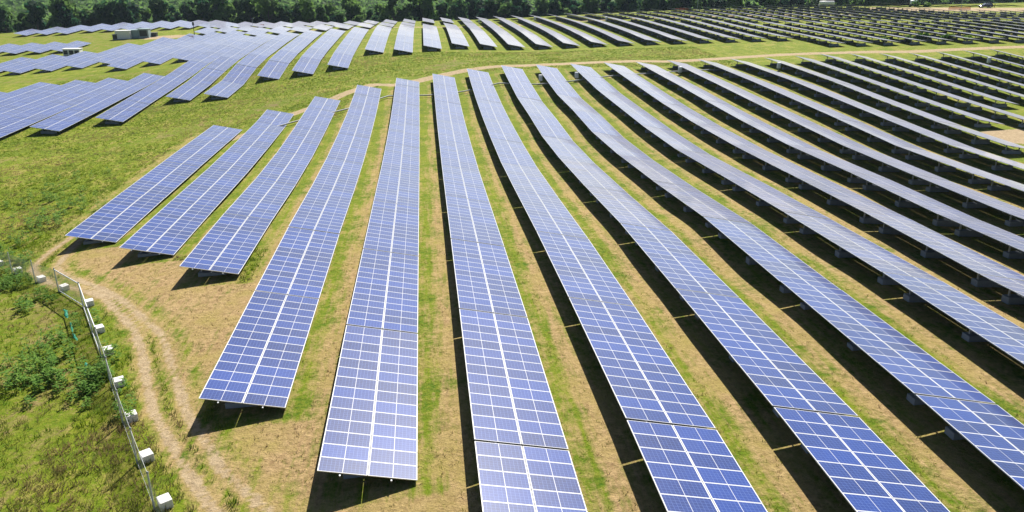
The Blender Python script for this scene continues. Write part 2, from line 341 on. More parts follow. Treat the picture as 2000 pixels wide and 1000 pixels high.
M_NEAR = {1: 65.6, 2: 60.0, 3: 53.5, 4: 33.9, 5: 27.1, 6: 14.1, 7: 14.1, 8: 14.1, 9: 14.1, 10: 14.1, 11: 14.1, 12: 27.8, 13: 27.8, 14: 41.5, 15: 55, 16: 81, 17: 95, 18: 95, 19: 109, 20: 109, 21: 112, 22: 115, 23: 118, 24: 121}
M_FAR = {1: 116.5, 2: 122.6, 3: 130.5, 4: 136.0, 5: 141.2, 6: 145.5, 7: 147.8, 8: 147.8, 9: 147.2, 10: 147.2, 11: 147.2, 12: 148.6, 13: 149, 14: 150, 15: 150, 16: 150.5, 17: 151, 18: 152, 19: 153, 20: 153, 21: 153, 22: 154, 23: 155, 24: 155.5}
def axis(segs):
    o = [segs[0][0]]
    for a, b, st in segs:
        n = max(1, int(round((b - a) / st))); o += list(np.linspace(a, b, n + 1)[1:])
    return np.array(o)
GX = axis([(-6000, -1500, 1500), (-1500, -400, 110), (-400, -150, 12), (-150, -48, 2.0), (-48, -8, 0.36), (-8, 75, 0.62), (75, 240, 1.9), (240, 500, 14), (500, 1500, 110), (1500, 6000, 1500)])
GY = axis([(-1500, -100, 350), (-100, 12, 8), (12, 66, 0.36), (66, 120, 0.62), (120, 178, 0.8), (178, 330, 1.9), (330, 480, 10), (480, 1600, 80), (1600, 9000, 1850)])
XX, YY = np.meshgrid(GX, GY)
ZZ = ground(XX, YY)
def cover(X, Y):
    """(dry, bare, seed-head) weights of the ground cover"""
    k = (X - MX0) / PITCH + 5
    kn = np.clip(np.floor(k), 1, 24)
    near = np.interp(kn, list(M_NEAR), list(M_NEAR.values())); far = np.interp(kn, list(M_FAR), list(M_FAR.values()))
    inM = ((k > 1) & (k < 25) & (Y > near - 1) & (Y < far + 1)).astype(float)
    fr = k - np.floor(k)                                        # 0 at the high edge, 0.62 at the low edge
    lane = np.exp(-((fr - 0.88) / 0.10) ** 2) - 0.95 * np.exp(-((fr - 0.71) / 0.085) ** 2)
    dry = np.full(X.shape, 0.22)
    head = 1 - sstep(-0.5, 1.5, seg_dist(X, Y, RUT_R) * 0 - (X - np.interp(Y, RUT_R[::-1, 1] if RUT_R[0, 1] > RUT_R[-1, 1] else RUT_R[:, 1], RUT_R[::-1, 0] if RUT_R[0, 1] > RUT_R[-1, 1] else RUT_R[:, 0])))
    base = np.interp(Y, [10, 40, 70, 100, 130, 150], [0.58, 0.53, 0.46, 0.38, 0.28, 0.22]) - 0.10 * sstep(30, 70, X)
    dry = np.where(inM > 0, base + 0.26 * lane, dry)
    headland = (1 - inM) * (X > -33) * (Y < 66) * head
    dry = dry * (1 - headland) + headland * 0.86
    # strip beside the first row
    st = np.exp(-((X + 31.5) / 3.0) ** 2) * ((Y > 62) & (Y < 118)); dry = np.maximum(dry, 0.55 * st)
    bare = np.zeros(X.shape)
    for r, wd in ((RUT_L, 0.40), (RUT_R, 0.44)): bare = np.maximum(bare, (0.73 + .12 * np.sin(X * 1.7) * np.sin(Y * .9)) * np.exp(-(seg_dist(X, Y, r) / wd) ** 2))
    dd = np.minimum(seg_dist(X, Y, RUT_L), seg_dist(X, Y, RUT_R)); dry = np.where(dd < 2.0, np.maximum(dry * (1 - .45 * np.exp(-((dd - .9) / .5) ** 2)), 0.8 * np.exp(-(dd / .7) ** 2)), dry)
    dr = seg_dist(X, Y, ROAD); wr = np.interp(X, [-30, -15, 0, 20], [0.8, 1.1, 1.4, 1.5])
    bare = np.maximum(bare, 0.86 * (1 - sstep(0.6, 1.6, dr / wr)) * (1 - .35 * np.exp(-(dr / .4) ** 2)))
    bare = np.maximum(bare, 0.95 * (1 - sstep(1.6, 2.8, seg_dist(X, Y, ROAD2))))
    bare = np.maximum(bare, 1.0 * (1 - sstep(10, 14, seg_dist(X, Y, YARD))))
    bare = np.maximum(bare, 0.9 * (1 - sstep(3, 5, seg_dist(X, Y, BARE2))))
    bare = np.maximum(bare, 0.7 * (1 - sstep(4, 8, np.hypot((X + 78) / 1.6, Y - 262))))
    # brown seed-head grass bands between the two blocks and out in the meadow
    seed = np.zeros(X.shape)
    b1 = np.interp(X, [-60, -45, -30, -10, 10, 40, 80, 130], [96, 108, 127, 150, 164, 171, 168, 168]) 
    seed = np.maximum(seed, (0.42 + .25 * np.sin(X * .31) * np.sin(X * .13 + 1)) * np.exp(-((Y - b1) / 6.0) ** 2) * np.interp(X, [-60, 20, 60], [1.0, 0.9, 0.35]))
    seed = np.maximum(seed, 0.5 * np.exp(-((Y - 180) / 5) ** 2) * (X < -50)); seed = np.maximum(seed, 0.42 * ((Y > 225) & (X < -85)))
    seed = np.maximum(seed, 0.44 * ((Y < 58) & (X < RUT_L[:, 0].min() + 14)) * (1 - headland))
    return np.clip(dry, 0, 1), np.clip(bare, 0, 1), np.clip(seed, 0, 1)
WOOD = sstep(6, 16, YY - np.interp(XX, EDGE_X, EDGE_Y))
DRY, BARE, SEED = cover(XX, YY)
def grid_mesh(name, keep):
    ny, nx = XX.shape
    idx = np.arange(ny * nx).reshape(ny, nx)
    q = np.stack([idx[:-1, :-1], idx[:-1, 1:], idx[1:, 1:], idx[1:, :-1]], -1)[keep]
    used, inv = np.unique(q, return_inverse=True); q = inv.reshape(-1, 4)
    V = np.stack([XX.ravel()[used], YY.ravel()[used], ZZ.ravel()[used]], 1)
    me = bpy.data.meshes.new(name); me.vertices.add(len(V)); me.vertices.foreach_set('co', V.ravel())
    me.loops.add(q.size); me.loops.foreach_set('vertex_index', q.ravel().astype(np.int32))
    me.polygons.add(len(q)); me.polygons.foreach_set('loop_start', np.arange(0, q.size, 4, dtype=np.int32)); me.polygons.foreach_set('use_smooth', np.ones(len(q), bool))
    me.update(calc_edges=True); me.validate()
    a = me.color_attributes.new('cover', 'FLOAT_COLOR', 'POINT')
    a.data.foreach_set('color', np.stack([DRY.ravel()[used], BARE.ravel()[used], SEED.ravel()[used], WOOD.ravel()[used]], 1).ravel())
    me.materials.append(MAT_GROUND); return me
bq = (BARE[:-1, :-1] + BARE[1:, 1:] + BARE[:-1, 1:] + BARE[1:, :-1]) / 4 > 0.45
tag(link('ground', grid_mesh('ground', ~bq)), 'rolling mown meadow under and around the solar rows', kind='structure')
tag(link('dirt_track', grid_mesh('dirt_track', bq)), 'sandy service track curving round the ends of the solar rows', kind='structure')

# ---------------------------------------------------------------- solar rows
MOD = 0.964; WID = 4.0
cs, sn = math.cos(TILT), math.sin(TILT)
_tab = {}
def table_mesh(n, var):
    """one table: 2 x n modules, high edge on local x=0 at z=HI, running along +y"""
    if (n, var) in _tab: return _tab[(n, var)]
    rnd = random.Random(n * 31 + var)
    vs = []; fs = []; uvs = []; mi = []
    def P(u, v, w): return (u * cs + w * sn, v, HI - u * sn + w * cs)
    for i in range(n):
        for j in range(2):
            g = 0.006
            u0, u1 = j * WID / 2 + .007 * j, (j + 1) * WID / 2 - .007 * (1 - j); v0, v1 = i * MOD, (i + 1) * MOD
            a, b = rnd.uniform(-.0030, .0030), rnd.uniform(-.0022, .0022); c0 = rnd.uniform(-.002, .002)
            base = len(vs)
            for (u, v, sa, sb) in ((u0 + g, v0 + g, -1, -1), (u1 - g, v0 + g, 1, -1), (u1 - g, v1 - g, 1, 1), (u0 + g, v1 - g, -1, 1)): vs.append(P(u, v, c0 + sa * a + sb * b))
            for (u, v) in ((u0 + g, v0 + g), (u1 - g, v0 + g), (u1 - g, v1 - g), (u0 + g, v1 - g)): vs.append(P(u, v, -0.040))
            top = (base, base + 1, base + 2, base + 3)
            fs.append(top); mi.append(0)
            uvs += [(j, i), (j + 1, i), (j + 1, i + 1), (j, i + 1)]
            fs.append((base + 7, base + 6, base + 5, base + 4)); mi.append(2); uvs += [(0, 0)] * 4
            for p in range(4):
                q = (p + 1) % 4; fs.append((top[p], base + 4 + p, base + 4 + q, top[q])); mi.append(1); uvs += [(0, 0)] * 4
    me = bpy.data.meshes.new('panel_table'); me.from_pydata(vs, [], fs)
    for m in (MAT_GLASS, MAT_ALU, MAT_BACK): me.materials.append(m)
    me.polygons.foreach_set('material_index', mi)
    l = me.uv_layers.new(name='UVMap'); l.data.foreach_set('uv', np.array(uvs, dtype=np.float32).ravel())
    me.update(); _tab[(n, var)] = me; return me
def pz(x): return HI - x * math.tan(TILT) - 0.05
def block_mesh():
    return MB().box(0.85, 2.85, -0.30, 0.30, -0.35, 0.34, 0, 0.03).mesh('ballast_block', MAT_CONC)
BLOCK = block_mesh()
b = MB()
b.box(1.02, 1.12, -0.05, 0.05, 0.355, pz(1.07) - 0.11); b.box(2.66, 2.76, -0.05, 0.05, 0.355, pz(2.71) - 0.11)
mt = Matrix.Translation((0, 0, HI - 0.115)) @ Matrix.Rotation(TILT, 4, 'Y')
b.box(0.25, 3.66, -0.04, 0.04, -0.055, 0.0, 0, 0, mt)
b.tube([(1.9, 0, 0.35), (0.62, 0, pz(0.62) - 0.10)], 0.028, 6)
FRAME = b.mesh('support_frame', MAT_STEEL)
_rail = {}
def rail_mesh(n, u):
    if (n, u) not in _rail:
        mt = Matrix.Translation((0, 0, HI - 0.053)) @ Matrix.Rotation(TILT, 4, 'Y')
        _rail[(n, u)] = MB().box(u - .03, u + .03, -0.13, n * MOD + 0.06, -0.058, 0.0, 0, 0, mt).mesh('rail', MAT_STEEL)
    return _rail[(n, u)]
def solar_row(X, y0, y1, label, group, full=True, first=None):
    L = y1 - y0; lens = []
    while L > 2.2:
        n = 14 if L > 12.9 else max(3, int(round(L / MOD)))
        lens.append(n); L -= n * MOD + 0.10
    row = empty('solar_row', (X, y0, g1(X, y0)), label, 'solar row', group)
    ys = [y0]
    for n in lens: ys.append(ys[-1] + n * MOD + 0.10)
    Y = np.array(ys); Z = ground(np.full(len(Y), X), Y); z0 = Z[0]
    mid = ground(np.full(len(Y) - 1, X), (Y[1:] + Y[:-1]) / 2)
    for i, n in enumerate(lens):
        a, c = Z[i], Z[i + 1]; dm = (mid[i] - (a + c) / 2) * 0.15
        ang = math.atan2(c - a, Y[i + 1] - Y[i])
        t = link('panel_table', table_mesh(n, random.randrange(3)), row, (0, Y[i] - y0, a - z0 + dm), (ang + random.uniform(-.0006, .0006), random.uniform(-.003, .003) if y0 < 150 else (-R(min(6.6, 2.0 + (X - 50) * .034)) if X > 50 else 0), 0))
        if full:
            nb = 3 if n >= 12 else (2 if n >= 6 else 1)
            for q in range(nb):
                yy = n * MOD * (q + 0.5) / nb if nb < 3 else n * MOD * (0.10 + 0.40 * q)
                link('ballast_block', BLOCK, t, (0, yy, 0)); link('support_frame', FRAME, t, (0, yy, 0))
            for u in (0.9, 2.95): link('rail', rail_mesh(n, u), t)
    return row
for k in M_NEAR:
    X = MX0 + (k - 5) * PITCH
    if k == 1: lb = 'leftmost, shortest blue panel row in the near block, beside the track bend'
    elif k == 4: lb = 'fourth blue panel row from left in the near block, ending on dry grass'
    elif k == 5: lb = 'fifth panel row from left in the near block, glass glaring at its near end'
    else: lb = '%s blue panel row from the left in the near block before the sandy road' % ordn(k)
    solar_row(X, M_NEAR[k], M_FAR[k], lb, 'long panel rows of the near block')
FN = {-13: 106, -12: 108, -11: 112, -10: 115, -9: 120, -8: 127.4, -7: 142, -6: 142, -5: 157, -4: 158, -3: 162, -2: 178, -1: 175, 0: 179}
FF = {-13: 160, -12: 168, -11: 169, -10: 171, -9: 171, -8: 236, -7: 234, -6: 232, -5: 232, -4: 232, -3: 233, -2: 237, -1: 238, 0: 244, 1: 255, 2: 264, 3: 278, 4: 281, 5: 281, 6: 281, 7: 278, 8: 256, 9: 257, 10: 253, 11: 248, 12: 241, 13: 240, 14: 238}
for j in range(-13, 32):
    X = FX0 + j * PITCH; y0 = FN.get(j, 183 if j < 14 else 170.5); y1 = FF.get(j, 227)
    if j < -8: lb = '%s pale blue row from the left in the small block behind the left meadow' % ordn(j + 14)
    else: lb = '%s panel row from left in the hill block beyond the sandy road' % ordn(j + 9)
    solar_row(X, y0, y1, lb, 'panel rows of the small left block' if j < -8 else 'panel rows of the block beyond the road')
L2 = {-16: (196, 217), -15: (193, 221), -14: (194, 224), -13: (195, 238), -12: (197, 249), -11: (186.5, 254), -10: (190, 255), -9: (191, 255)}
for j, (a, c) in L2.items():
    solar_row(FX0 + j * PITCH, a, c, '%s pale row from the left in the stepped block below the grey cabinets' % ordn(j + 17), 'panel rows of the stepped left block')
n = 0
for j in range(-20, -15):
    n += 1; solar_row(FX0 + j * PITCH, 233, 252, '%s short panel row from left in the strip beside the white box' % ordn(n), 'panel rows of the far left strip', False)
n = 0
for j in range(-21, -11):
    n += 1
    y1 = np.interp(FX0 + j * PITCH, [-133, -110, -80, -60], [298, 310, 317, 310])
    solar_row(FX0 + j * PITCH, 287.5 if j > -19 else 283, y1, '%s row from left in the hazy band of panels below the forest at left' % ordn(n), 'hazy panel rows along the left forest edge', False)
n = 0
for j in range(-11, 0):
    n += 1
    solar_row(FX0 + j * PITCH, 240 if j > -9 else 259, 262 if j > -9 else 276, '%s row from left of pale panels on the hill crest behind the cabinets' % ordn(n), 'pale panel rows on the hill crest', False)
n = 0
for j in range(-11, 3):
    n += 1
    solar_row(FX0 + j * PITCH, 280 if j < -8 else 267, 303 if j < -5 else (292 if j < 0 else 298), '%s row from left in the last line of panels before the trees' % ordn(n), 'last panel rows before the trees', False)
n = 0
for j in range(3, 32):
    X = FX0 + j * PITCH; n += 1
    a = FF.get(j, 227) + 4.0; c = np.interp(X, [15, 60, 100, 140, 160, 175, 200], [298, 292, 294, 298, 298, 260, 254])
    if c - a > 8: solar_row(X, a, c, '%s dark edge-on row from left in the farthest right block below the forest' % ordn(n), 'dark panel rows of the farthest right block', j > 7)
n = 0
for j in range(28, 37):
    n += 1; solar_row(FX0 + j * PITCH, 297, 309, '%s dark panel row from left behind the parked car and dirt yard' % ordn(n), 'dark panel rows behind the dirt yard', False)

# ---------------------------------------------------------------- cable conduit along the far ends, cabinets
cp_ = [at_z(x, y, -21.6) for x, y in ((470, 241), (538, 229))] + [at_z(x, y, -21.4) for x, y in ((676, 203), (758, 184))] + [at_z(x, y, -21.0) for x, y in ((834, 177), (906, 171), (974, 162))] + [at_z(x, y, -20.3) for x, y in ((1045, 157), (1115, 155), (1186, 151), (1250, 147), (1330, 142), (1420, 138))]
pl = np.array([(p[0], p[1]) for p in cp_]); dense = []
for a, c in zip(pl[:-1], pl[1:]):
    for t in np.linspace(0, 1, 6)[:-1]: dense.append(a + (c - a) * t)
dense.append(pl[-1]); dense = np.array(dense); dz = ground(dense[:, 0], dense[:, 1])
ct = empty('cable_conduit', (dense[0][0], dense[0][1], dz[0]), 'long grey pipe on low feet crossing the near block beneath its far row ends', 'conduit')
o0 = Vector((dense[0][0], dense[0][1], dz[0]))
MB().tube([Vector((p[0], p[1], z + 0.34)) - o0 for p, z in zip(dense, dz)], 0.11, 8).build('pipe', MAT_PIPE, ct)
for i in range(2, len(dense), 5):
    p = Vector((dense[i][0], dense[i][1], dz[i])) - o0
    MB().box(p.x - .05, p.x + .05, p.y - .16, p.y + .16, p.z - .1, p.z + .25).build('foot', MAT_STEEL, ct)
def cabinet(X, Y, lb):
    z = g1(X, Y); t = empty('electrical_cabinet', (X, Y, z), lb, 'cabinet', 'white cabinets at the far row ends')
    MB().box(-.04, .04, -.04, .04, -.1, .8).build('post', MAT_STEEL, t)
    MB().box(-.30, .30, -.18, .18, .42, 1.42, 0, .02).build('box', MAT_PAINT, t)
    d = MB().box(-.26, .26, -.20, -.178, .47, 1.37, 0).build('door', MAT_PAINT, t)
    MB().box(.17, .20, -.225, -.202, .82, .96).build('handle', MAT_DARK, d)
for k in (9, 10, 13, 16, 23):
    X = MX0 + (k - 5) * PITCH - 0.45; Y = M_FAR[k] - 9.5
    cabinet(X, Y, 'white electrical cabinet at far end of %s near block row' % ordn(k))
for j in (3, 6, 9):
    cabinet(FX0 + j * PITCH - .45, FF[j] - 7 if j < 8 else 250, 'white electrical cabinet at far end of %s hill block row' % ordn(j + 9))

# ---------------------------------------------------------------- fence with white ballast blocks
FB = [(345, 1095), (302, 996), (268, 905), (240, 826), (218, 757), (197, 695), (181, 652), (163, 600), (115, 570), (70, 553), (25, 536), (-12, 522)]
base = []
for x, y in FB:
    Z = -21.5
    for _ in range(6):
        p = at_z(x, y, Z); Z = g1(p[0], p[1]) - H0
    base.append(Vector((p[0], p[1], Z + H0)))
fo = base[0]
fence = empty('chain_link_fence', fo, 'galvanised chain link fence with round posts running along the left of the dirt track', 'fence')
FH = 1.75
for p in base:
    q = p - fo
    o = MB().tube([q + Vector((0, 0, -.2)), q + Vector((0, 0, FH))], 0.042, 8).build('post', MAT_FENCE, fence)
    cb = MB().tube([q + Vector((0, 0, FH)), q + Vector((0, 0, FH + .05)), q + Vector((0, 0, FH + .09))], [0.05, 0.05, 0.02], 8).build('post_cap', MAT_STEEL, o)
def chain_mat():
    m, N, L, B = new_mat('chain_link_wire')
    B.inputs['Base Color'].default_value = (0.72, 0.74, 0.76, 1); B.inputs['Metallic'].default_value = 0.1; B.inputs['Roughness'].default_value = 0.4
    uv = N.new('ShaderNodeUVMap'); sp = N.new('ShaderNodeSeparateXYZ'); L.new(uv.outputs[0], sp.inputs[0])
    M = lambda op, a, b=None: math_node(N, L, op, a, b)
    def line(e): f = M('FRACT', M('MULTIPLY', e, 16.0)); return M('LESS_THAN', f, 0.19)
    a = M('MAXIMUM', line(M('ADD', sp.outputs[0], sp.outputs[1])), line(M('SUBTRACT', sp.outputs[0], sp.outputs[1])))
    t = N.new('ShaderNodeBsdfTransparent'); ms = N.new('ShaderNodeMixShader'); L.new(a, ms.inputs[0]); L.new(t.outputs[0], ms.inputs[1]); L.new(B.outputs[0], ms.inputs[2])
    L.new(ms.outputs[0], N['Material Output'].inputs[0]); return m
MAT_CHAIN = chain_mat()
for i, (p, q) in enumerate(zip(base[:-1], base[1:])):
    a, c = p - fo, q - fo; up = Vector((0, 0, FH - .05)); d = (c - a).length
    me = bpy.data.meshes.new('wire_mesh'); me.from_pydata([a + Vector((0, 0, .04)), c + Vector((0, 0, .04)), c + up, a + up], [], [(0, 1, 2, 3)])
    l = me.uv_layers.new(name='UVMap')
    for li, uvc in enumerate(((0, 0), (d, 0), (d, FH), (0, FH))): l.data[li].uv = uvc
    me.materials.append(MAT_CHAIN); link('wire_mesh', me, fence)
    if 1 <= i <= 7:
        rr = 0.036 if i >= 5 else 0.007
        MB().tube([a + up, c + up], rr, 6).build('top_rail', MAT_FENCE, fence)
        MB().tube([a + Vector((0, 0, .12)), c + Vector((0, 0, .12))], rr * .9, 6).build('bottom_rail', MAT_FENCE, fence)
BLK = MB().box(-.28, .28, -.24, .24, -.25, .36, 0, .02).mesh('concrete_block', MAT_WHITE)
for i, p in enumerate(base):
    q = base[min(i + 1, len(base) - 1)] - base[max(i - 1, 0)]; an = math.atan2(q.y, q.x)
    n_ = Vector((math.sin(an), -math.cos(an), 0))
    if n_.x < 0: n_ = -n_
    c = p + n_ * 0.42
    o = link('concrete_block', BLK, None, (c.x, c.y, g1(c.x, c.y) + .03), (random.uniform(-.04, .04), random.uniform(-.04, .04), an + random.uniform(-.15, .15)))
    lb = ['white concrete block at a fence post, nearest and cut off below the picture edge', None][0] if i == 0 else 'white concrete block at the foot of the %s fence post counted from the front' % ordn(i + 1)
    tag(o, lb, 'concrete block', 'white blocks along the fence')
# green erosion sock
sk = [base[i] + Vector((-.9 - .15 * math.sin(i * 2.1), -.3, 0)) for i in range(4, 9)]
dn = []
for a, c in zip(sk[:-1], sk[1:]):
    for t in np.linspace(0, 1, 7)[:-1]: p = a + (c - a) * t; dn.append(Vector((p.x + random.uniform(-.08, .08), p.y, g1(p.x, p.y) + random.uniform(-.24, .0))))
so = dn[0].copy()
tag(MB().tube([p - so for p in dn], [random.uniform(.09, .13) for _ in dn], 8).build('erosion_sock', MAT_GREEN, None, so), 'green erosion sock lying half hidden in weeds along the fence foot', 'erosion sock')

# ---------------------------------------------------------------- inverter station, boxes, poles
def ctr(x, y, Z): p = at_z(x, y, Z); return p[0], p[1], g1(p[0], p[1])
def container(x, y, w_, d_, h_, mat, lb, cat, ribs=8, vents=0, name='equipment_container'):
    X, Y, z = ctr(x, y, -24.3); t = empty(name, (X, Y, z), lb, cat)
    MB().box(-w_ / 2 - .1, w_ / 2 + .1, -d_ / 2 - .1, d_ / 2 + .1, -.6, .14).build('foundation', MAT_CONC, t)
    m = MB().box(-w_ / 2, w_ / 2, -d_ / 2, d_ / 2, .14, h_, 0, .04)
    for i in range(ribs):
        xx = -w_ / 2 + (i + .5) * w_ / ribs; m.box(xx - .05, xx + .05, -d_ / 2 - .05, -d_ / 2 + .02, .25, h_ - .12)
    m.build('body', mat, t)
    MB().box(-w_ / 2 - .12, w_ / 2 + .12, -d_ / 2 - .12, d_ / 2 + .12, h_ - .02, h_ + .10, 0, .03).build('roof', mat, t)
    for i in range(vents):
        xx = -w_ / 2 + (i + .5) * w_ / vents; v = MB()
        v.box(xx - .36 * w_ / vents, xx + .36 * w_ / vents, -d_ / 2 - .09, -d_ / 2 - .05, .5, h_ - .3)
        for s in range(5): zz = .6 + s * (h_ - 1.0) / 5; v.box(xx - .34 * w_ / vents, xx + .34 * w_ / vents, -d_ / 2 - .13, -d_ / 2 - .09, zz, zz + .06)
        v.build('vent', MAT_DARK, t)
container(226, 73, 1.3, 1.6, 1.5, MAT_DARK, 'small dark cabinet left of the white container in the far inverter yard', 'cabinet', 3, name='electrical_cabinet')
container(243, 72.5, 4.4, 2.4, 2.5, MAT_PAINT, 'white ribbed container in the far inverter yard on the hill', 'container', 10)
container(264.5, 71.5, 2.6, 2.4, 2.4, MAT_GREY, 'pale grey-green transformer cabinet right of the white container', 'transformer', 6)
container(283.5, 71.5, 3.0, 2.4, 2.6, MAT_GREY, 'grey-green transformer cabinet with vent panel beside the small dark box', 'transformer', 6, 1)
container(300, 70, 2.2, 1.6, 1.1, MAT_DARK, 'low dark box at right end of the far inverter yard', 'cabinet', 4, name='electrical_cabinet')
container(142, 99.5, 4.2, 2.2, 1.8, MAT_PAINT, 'white vented box standing alone beyond the stepped left block', 'cabinet', 0, 3, name='electrical_cabinet')
def pole(x, y, Z, h_, lb, box=True, r=.07):
    X, Y, z = ctr(x, y, Z); t = empty('equipment_pole', (X, Y, z), lb, 'pole')
    MB().tube([(0, 0, -.3), (0, 0, h_)], [r, r * .7], 8).build('shaft', MAT_DARK if box else MAT_STEEL, t)
    MB().box(-.35, .35, -.35, .35, -.3, .12, 0, .03).build('footing', MAT_CONC, t)
    if box: MB().box(-.24, .24, -.24, .24, h_ - .15, h_ + .85, 0, .03).build('sensor_box', MAT_DARK, t)
    else:
        MB().box(-.5, .5, -.02, .02, h_ - .12, h_ - .06).build('cross_arm', MAT_STEEL, t)
        MB().tube([(.45, 0, h_ - .08), (.45, 0, h_ + .2)], .07, 8).build('sensor', MAT_PAINT, t)
pole(380.5, 72, -23.6, 3.7, 'dark pole with a black box on top among the hazy left rows', True, .12)
pole(494, 50, -23.6, 3.0, 'thin grey mast on the hill crest left of the tree gap', False)
pole(1362, 19, -19.6, 5.4, 'tall thin mast at far right block against the forest', False, .09)
pole(1876, 22, -19.2, 4.6, 'thin grey mast at the edge of the far dirt yard', False, .09)
pole(1593, 14, -19.6, 2.6, 'short weather mast beside the white tank trailer', False)
X, Y, z = ctr(1614, 13.5, -20); t = empty('tank_trailer', (X, Y, z), 'white low trailer standing behind the farthest right rows', 'trailer')
MB().tube([(-3.0, 0, 1.6), (-2.8, 0, 1.6), (2.8, 0, 1.6), (3.0, 0, 1.6)], [.5, .75, .75, .5], 14).build('tank', MAT_PAINT, t)
MB().box(-3.2, 3.4, -.8, .8, .62, .84).build('chassis', MAT_STEEL, t)
for xx in (-1.6, 1.4):
    for yy in (-.85, .85): MB().tube([(xx, yy - .12, .42), (xx, yy + .12, .42)], .42, 14).build('wheel', MAT_DARK, t)
X, Y, z = ctr(1783, 12, -19.6); t = empty('storage_tank', (X, Y, z), 'white domed tank behind the shrubby soil mound', 'tank')
MB().tube([(0, 0, -.3), (0, 0, 2.0)], 1.25, 18).build('body', MAT_PAINT, t)
MB().tube([(0, 0, 2.0), (0, 0, 2.35), (0, 0, 2.55)], [1.27, .85, .15], 18).build('dome', MAT_PAINT, t)
# orange safety netting
def netting(x0, x1, y, Z, lb):
    a, c = at_z(x0, y, Z), at_z(x1, y, Z); za, zc = g1(a[0], a[1]), g1(c[0], c[1])
    t = empty('safety_barrier', (a[0], a[1], za), lb, 'barrier'); d = Vector((c[0] - a[0], c[1] - a[1], zc - za)); m = MB(); nn = 5
    for i in range(nn):
        p = d * i / (nn - 1); MB().tube([p + Vector((0, 0, -.1)), p + Vector((0, 0, 1.15))], .03, 6).build('stake', MAT_STEEL, t)
    nrm = Vector((-d.y, d.x, 0)).normalized() * .01
    for s in range(5):
        h = .15 + s * .2; e = [p + Vector((0, 0, hh)) + k for p in (Vector((0, 0, 0)), d) for hh in (h, h + .12) for k in (nrm, -nrm)]
        m.add(e, [(0, 1, 3, 2), (4, 6, 7, 5), (0, 2, 6, 4), (1, 5, 7, 3), (2, 3, 7, 6), (0, 4, 5, 1)])
    m.build('net', MAT_ORANGE, t)
netting(1852, 1895, 20.5, -19.4, 'orange safety barrier in front of the far dirt yard')
netting(1318, 1345, 20, -19.6, 'orange safety barrier left of the tall thin mast')
netting(494, 516, 51, -23.6, 'orange safety barrier near the thin mast on the hill crest')
netting(362, 378, 75, -23.6, 'orange safety barrier beside the dark pole on the left hill')

# car and worker in the far yard
X, Y, z = ctr(1924, 15.4, -19.4)
car = empty('parked_car', (X, Y, z), 'dark blue-black estate car parked on the far dirt yard', 'car', None, R(172))
MAT_CAR = plain('car_paint', (0.012, 0.018, 0.045), 0.2, 0.3, 0.1); MAT_CGL = plain('car_glass', (0.20, 0.24, 0.30), 0.06, 0.2, 0.1)
prof = [(-2.35, .35), (-2.4, .75), (-2.3, 1.05), (-2.05, 1.55), (-1.5, 1.68), (.2, 1.66), (.95, 1.1), (2.0, .95), (2.35, .78), (2.4, .38)]
bm = bmesh.new(); rings = []
for s, ins in ((-.92, .0), (-.70, .0), (.70, .0), (.92, .0)):
    ring = []
    for px, pz_ in prof:
        yy = s * (1 - .14 * max(0, pz_ - 1.0) / .6) if abs(s) > .8 else s; ring.append(bm.verts.new((px, yy, pz_ - (.05 if abs(s) > .8 and pz_ > .5 else 0))))
    rings.append(ring)
for a, c in zip(rings[:-1], rings[1:]):
    for i in range(len(prof)): bm.faces.new((a[i], a[(i + 1) % len(prof)], c[(i + 1) % len(prof)], c[i]))
bm.faces.new(rings[0]); bm.faces.new(rings[-1][::-1]); bmesh.ops.recalc_face_normals(bm, faces=bm.faces)
me = bpy.data.meshes.new('body'); bm.to_mesh(me); bm.free(); me.materials.append(MAT_CAR); link('body', me, car)
for s in (-1, 1):
    MB().add or None
    m = MB(); y_ = s * .885; e = s * .03
    m.add([(-1.95, y_ + e, 1.12), (.75, y_ + e, 1.10), (.15, y_ * .93 + e, 1.53), (-1.75, y_ * .93 + e, 1.50), (-1.95, y_ - e, 1.12), (.75, y_ - e, 1.10), (.15, y_ * .93 - e, 1.53), (-1.75, y_ * .93 - e, 1.50)], [(0, 1, 2, 3), (7, 6, 5, 4), (0, 4, 5, 1), (1, 5, 6, 2), (2, 6, 7, 3), (3, 7, 4, 0)])
    m.build('side_window', MAT_CGL, car)
    for px in (-1.45, 1.5):
        wl = MB().tube([(px, s * .74, .34), (px, s * .95, .34)], .34, 16).build('wheel', MAT_DARK, car)
        MB().tube([(px, s * .93, .34), (px, s * .965, .34)], .2, 12).build('rim', MAT_ALU, wl)
    MB().box(2.33, 2.43, s * .62 - .18, s * .62 + .18, .66, .80, 0, .02).build('headlight', MAT_PAINT, car)
m = MB(); m.add([(.26, -.66, 1.64), (.26, .66, 1.64), (.95, .74, 1.12), (.95, -.74, 1.12), (.22, -.66, 1.60), (.22, .66, 1.60), (.9, .74, 1.08), (.9, -.74, 1.08)], [(0, 1, 2, 3), (7, 6, 5, 4), (0, 4, 5, 1), (1, 5, 6, 2), (2, 6, 7, 3), (3, 7, 4, 0)]); m.build('windscreen', MAT_CGL, car)

